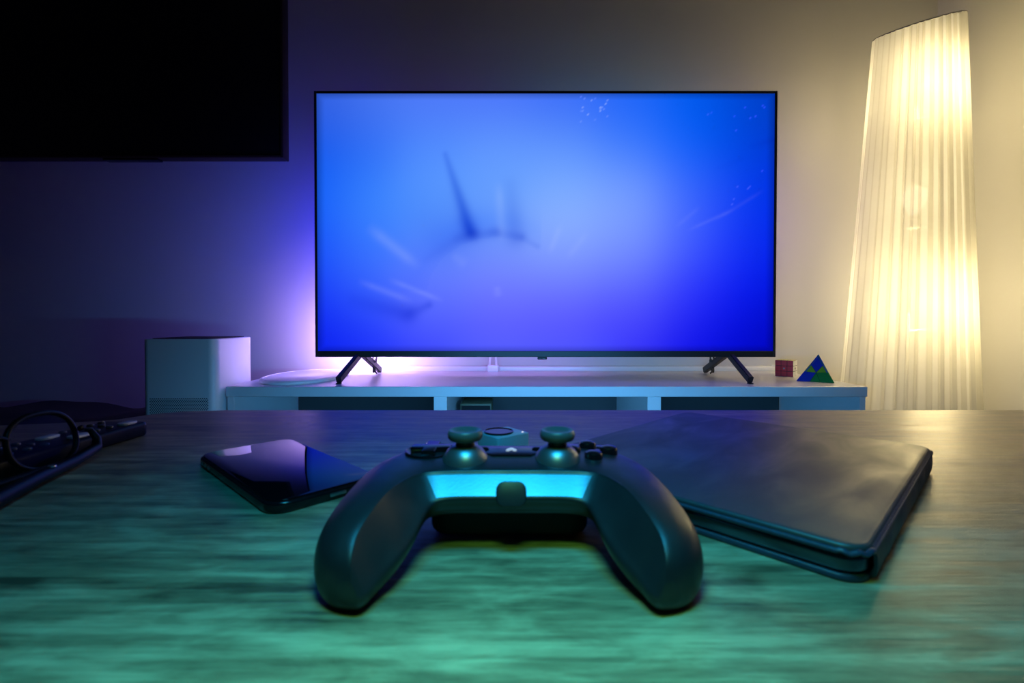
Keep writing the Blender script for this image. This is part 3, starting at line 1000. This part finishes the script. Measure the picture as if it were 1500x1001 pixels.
# stations: inner xy, outer xy, bottom z, top z, blend 0 (bridge section) .. 1 (grip section)
STN = [
    (0.000, 0.2350, 0.000, 0.2960, 0.0180, 0.0415, 0.0),
    (0.014, 0.2350, 0.016, 0.2960, 0.0180, 0.0415, 0.0),
    (0.026, 0.2349, 0.034, 0.2955, 0.0180, 0.0413, 0.02),
    (0.0335, 0.2338, 0.052, 0.2930, 0.0175, 0.0410, 0.10),
    (0.0375, 0.2310, 0.0640, 0.2870, 0.0165, 0.0405, 0.28),
    (0.0395, 0.2265, 0.0725, 0.2780, 0.0145, 0.0400, 0.50),
    (0.0410, 0.2210, 0.0785, 0.2660, 0.0115, 0.0392, 0.72),
    (0.0425, 0.2150, 0.0820, 0.2520, 0.0080, 0.0380, 0.90),
    (0.0445, 0.2090, 0.0840, 0.2375, 0.0050, 0.0362, 1.0),
    (0.0470, 0.2030, 0.0848, 0.2235, 0.0028, 0.0340, 1.0),
    (0.0500, 0.1975, 0.0845, 0.2110, 0.0012, 0.0312, 1.0),
    (0.0528, 0.1925, 0.0828, 0.2020, 0.0004, 0.0280, 1.0),
    (0.0545, 0.1883, 0.0795, 0.1950, 0.0006, 0.0242, 1.0),
    (0.0562, 0.1853, 0.0740, 0.1895, 0.0020, 0.0198, 1.0),
    (0.0582, 0.1838, 0.0672, 0.1856, 0.0050, 0.0140, 1.0),
]
#            bottom in  bottom out ---------------- outer -------------------- top ------------------ strip top / ridge, strip bottom / inner face ...
PC = [(0.16, 0.00), (0.80, 0.00), (0.97, 0.16), (1.00, 0.45), (0.97, 0.74), (0.88, 0.94), (0.70, 1.00), (0.42, 0.99), (0.20, 0.90), (0.150, 0.80), (0.000, 0.47), (0.005, 0.34), (0.05, 0.12)]
PG = [(0.30, 0.00), (0.70, 0.00), (0.92, 0.14), (1.00, 0.42), (0.97, 0.68), (0.85, 0.88), (0.66, 0.985), (0.44, 1.0), (0.325, 0.972), (0.300, 0.942), (0.085, 0.52), (0.000, 0.33), (0.09, 0.10)]
NPF = len(PC)


def cr(p0, p1, p2, p3, t):
    t2, t3 = t * t, t * t * t
    return tuple(0.5 * ((2 * b) + (-a_ + c) * t + (2 * a_ - 5 * b + 4 * c - d_) * t2 + (-a_ + 3 * b - 3 * c + d_) * t3) for a_, b, c, d_ in zip(p0, p1, p2, p3))


def station(u):
    """u in 0..14; mirrored at 0."""
    i = min(int(u), len(STN) - 2)
    t = u - i
    def g_(k):
        if k < 0:
            s = list(STN[-k]); s[0] = -s[0]; s[2] = -s[2]
            return tuple(s)
        return STN[min(k, len(STN) - 1)]
    return cr(g_(i - 1), g_(i), g_(i + 1), g_(i + 2), t)


LIN = {8: 1, 9: 1, 10: 0.0}       # segments kept straight (strip face)
def section(bl_, v):
    i = int(v) % NPF
    t = v - int(v)
    def g_(k):
        a_, b = PC[k % NPF], PG[k % NPF]
        return (a_[0] + (b[0] - a_[0]) * bl_, a_[1] + (b[1] - a_[1]) * bl_)
    if i == 9:
        a_, b = g_(9), g_(10)
        return (a_[0] + (b[0] - a_[0]) * t, a_[1] + (b[1] - a_[1]) * t)
    return cr(g_(i - 1), g_(i), g_(i + 1), g_(i + 2), t)


def S(u, v):
    sg = 1 if u >= 0 else -1
    xi, yi, xo, yo, z0, z1, b = station(abs(u))
    s, z = section(min(1, max(0, b)), v)
    return Vector((sg * (xi + (xo - xi) * s), yi + (yo - yi) * s, z0 + (z1 - z0) * z))

US = [k / 5 for k in range(-70, 71)]
VS = [k / 5 for k in range(NPF * 5)]
bm = bmesh.new()
grid = [[bm.verts.new(S(u, v)) for v in VS] for u in US]
nV = len(VS)
for A, B in zip(grid, grid[1:]):
    for j in range(nV): bm.faces.new((A[j], A[(j + 1) % nV], B[(j + 1) % nV], B[j]))
bm.faces.new(grid[0]); bm.faces.new(grid[-1][::-1])
shell = obj('shell', bm, M['soft_black'], gc, smooth=75)


def surf_patch(name, u0, u1, v0, v1, off, mat, parent, nu=40, nv=8, thick=0.0012, taper=0.0):
    bm = bmesh.new()
    top, bot = [], []
    for i in range(nu + 1):
        a_, b = [], []
        for j in range(nv + 1):
            v = v0 + (v1 - v0) * j / nv
            k = 1 - taper * j / nv
            u = (u0 + (u1 - u0) * i / nu) * k
            e = 0.02
            p = S(u, v)
            n_ = (S(u + e, v) - S(u - e, v)).cross(S(u, v + e) - S(u, v - e)).normalized()
            c = S(u, 3.0) * 0.5 + S(u, 11.0) * 0.5
            if n_.dot(p - c) < 0: n_ = -n_
            a_.append(bm.verts.new(p + n_ * off)); b.append(bm.verts.new(p - n_ * thick))
        top.append(a_); bot.append(b)
    for G in (top, bot):
        for i in range(nu):
            for j in range(nv): bm.faces.new((G[i][j], G[i + 1][j], G[i + 1][j + 1], G[i][j + 1]))
    for i in range(nu):
        for j in (0, nv): bm.faces.new((top[i][j], top[i + 1][j], bot[i + 1][j], bot[i][j]))
    for j in range(nv):
        for i in (0, nu): bm.faces.new((top[i][j], top[i][j + 1], bot[i][j + 1], bot[i][j]))
    return obj(name, bm, mat, parent, smooth=50)

surf_patch('front_trim', -3.9, 3.9, 9.0, 10.0, 0.0004, M['trim'], gc, 48, 6, 0.001, 0.12)

# square socket cover on the trim
pl = prism('socket_cover', rrect(0.0150, 0.0122, 0.0042, 6), -0.001, 0.0016, M['soft_black'], gc, 0.0007)
pl.matrix_local = Matrix.Translation((0.0010, 0.2352, 0.0300)) @ Matrix.Rotation(radians(62), 4, 'X')

# thumbsticks
def thumbstick(x, y):
    z = 0.0405
    e = lathe('stick_well', [(0.0140, -0.0060), (0.0141, -0.0016), (0.0138, -0.0010), (0.0134, -0.0014), (0.0130, -0.0060)], M['black_gloss'], gc, 40, (x, y, z - 0.0006))
    lathe('stick_ball', [(0.0134, -0.0060), (0.0133, -0.0022), (0.0120, 0.0018), (0.0098, 0.0050), (0.0074, 0.0068), (0.0056, 0.0076), (0, 0.0080)], M['stick_ball'], gc, 40, (x, y, z))
    lathe('stick_neck', [(0.0056, 0.006), (0.0050, 0.009), (0.0052, 0.0115), (0, 0.0115)], M['black'], gc, 24, (x, y, z))
    lathe('stick_cap', [(0.0052, 0.0108), (0.0085, 0.0106), (0.0094, 0.0118), (0.0097, 0.0136), (0.0094, 0.0150), (0.0086, 0.0158), (0.0074, 0.0157), (0.0060, 0.0146), (0, 0.0138)],
          M['stick_rubber'], gc, 40, (x, y, z))
thumbstick(-0.0242, 0.2608)
thumbstick(0.0262, 0.2608)

# direction pad in its dish
lathe('pad_dish', [(0.0148, -0.004), (0.0150, 0.0006), (0.0142, 0.0010), (0.0125, -0.0002), (0, -0.0012)], M['black_gloss'], gc, 36, (-0.0450, 0.2740, 0.0408))
bm = bmesh.new()
w_, l_ = 0.0037, 0.0112
outl = [(w_, w_), (w_, l_), (-w_, l_), (-w_, w_), (-l_, w_), (-l_, -w_), (-w_, -w_), (-w_, -l_), (w_, -l_), (w_, -w_), (l_, -w_), (l_, w_)]
add_prism(bm, outl, 0.0, 0.0040, 0.0006, 2)
obj('direction_pad', bm, M['black_gloss'], gc, smooth=40, loc=(-0.0450, 0.2740, 0.0402))
# four face buttons
for dx, dy in ((-0.0105, 0), (0.0105, 0), (0, 0.0108), (0, -0.0108)):
    lathe('face_button', [(0.0050, -0.003), (0.0050, 0.0022), (0.0043, 0.0034), (0.0026, 0.0041), (0, 0.0043)], M['black_gloss'], gc, 24, (0.0462 + dx, 0.2725 + dy, 0.0404))
# centre plate, guide logo, small buttons
bm = bmesh.new()
add_prism(bm, [(-0.0185, 0.0100), (-0.0150, -0.0030), (-0.0105, -0.0085), (0.0105, -0.0085), (0.0150, -0.0030), (0.0185, 0.0100)], -0.003, 0.0009, 0.0004, 2)
cp = obj('centre_plate', bm, M['black_gloss'], gc, smooth=40, loc=(0.0010, 0.2700, 0.0413))
bm = bmesh.new()
add_prism(bm, [(-0.0030, -0.0014), (-0.0018, -0.0022), (0, 0.0004), (0.0018, -0.0022), (0.0030, -0.0014), (0.0006, 0.0024), (-0.0006, 0.0024)], 0.0, 0.0012, 0.0)
obj('chevron_mark', bm, M['chevron'], cp, loc=(0, 0.0010, 0.0006))  # small pale chevron with weak emission
for x in (-0.0145, 0.0155):
    lathe('menu_button', [(0.0026, -0.002), (0.0026, 0.0014), (0.0018, 0.0020), (0, 0.0021)], M['black_gloss'], gc, 20, (x, 0.2735, 0.0415))
prism('rear_housing', rrect(0.086, 0.046, 0.012, 5), 0.0015, 0.024, M['hole'], gc, 0.004, 3, (0, 0.274))  # added block under the body, stops light and keeps the gap dark
# shoulder buttons at the far side
for s in (-1, 1):
    bm = bmesh.new()
    add_box(bm, (s * 0.045, 0.2925, 0.0345), (0.034, 0.012, 0.010), 0.004, 3, Matrix.Rotation(radians(-s * 10), 4, 'Z'))
    obj('shoulder_button', bm, M['black_gloss'], gc, smooth=50)
    bm = bmesh.new()
    add_box(bm, (s * 0.046, 0.2935, 0.0215), (0.026, 0.018, 0.013), 0.005, 3, Matrix.Rotation(radians(-s * 10), 4, 'Z'))
    obj('trigger', bm, M['black'], gc, smooth=50)
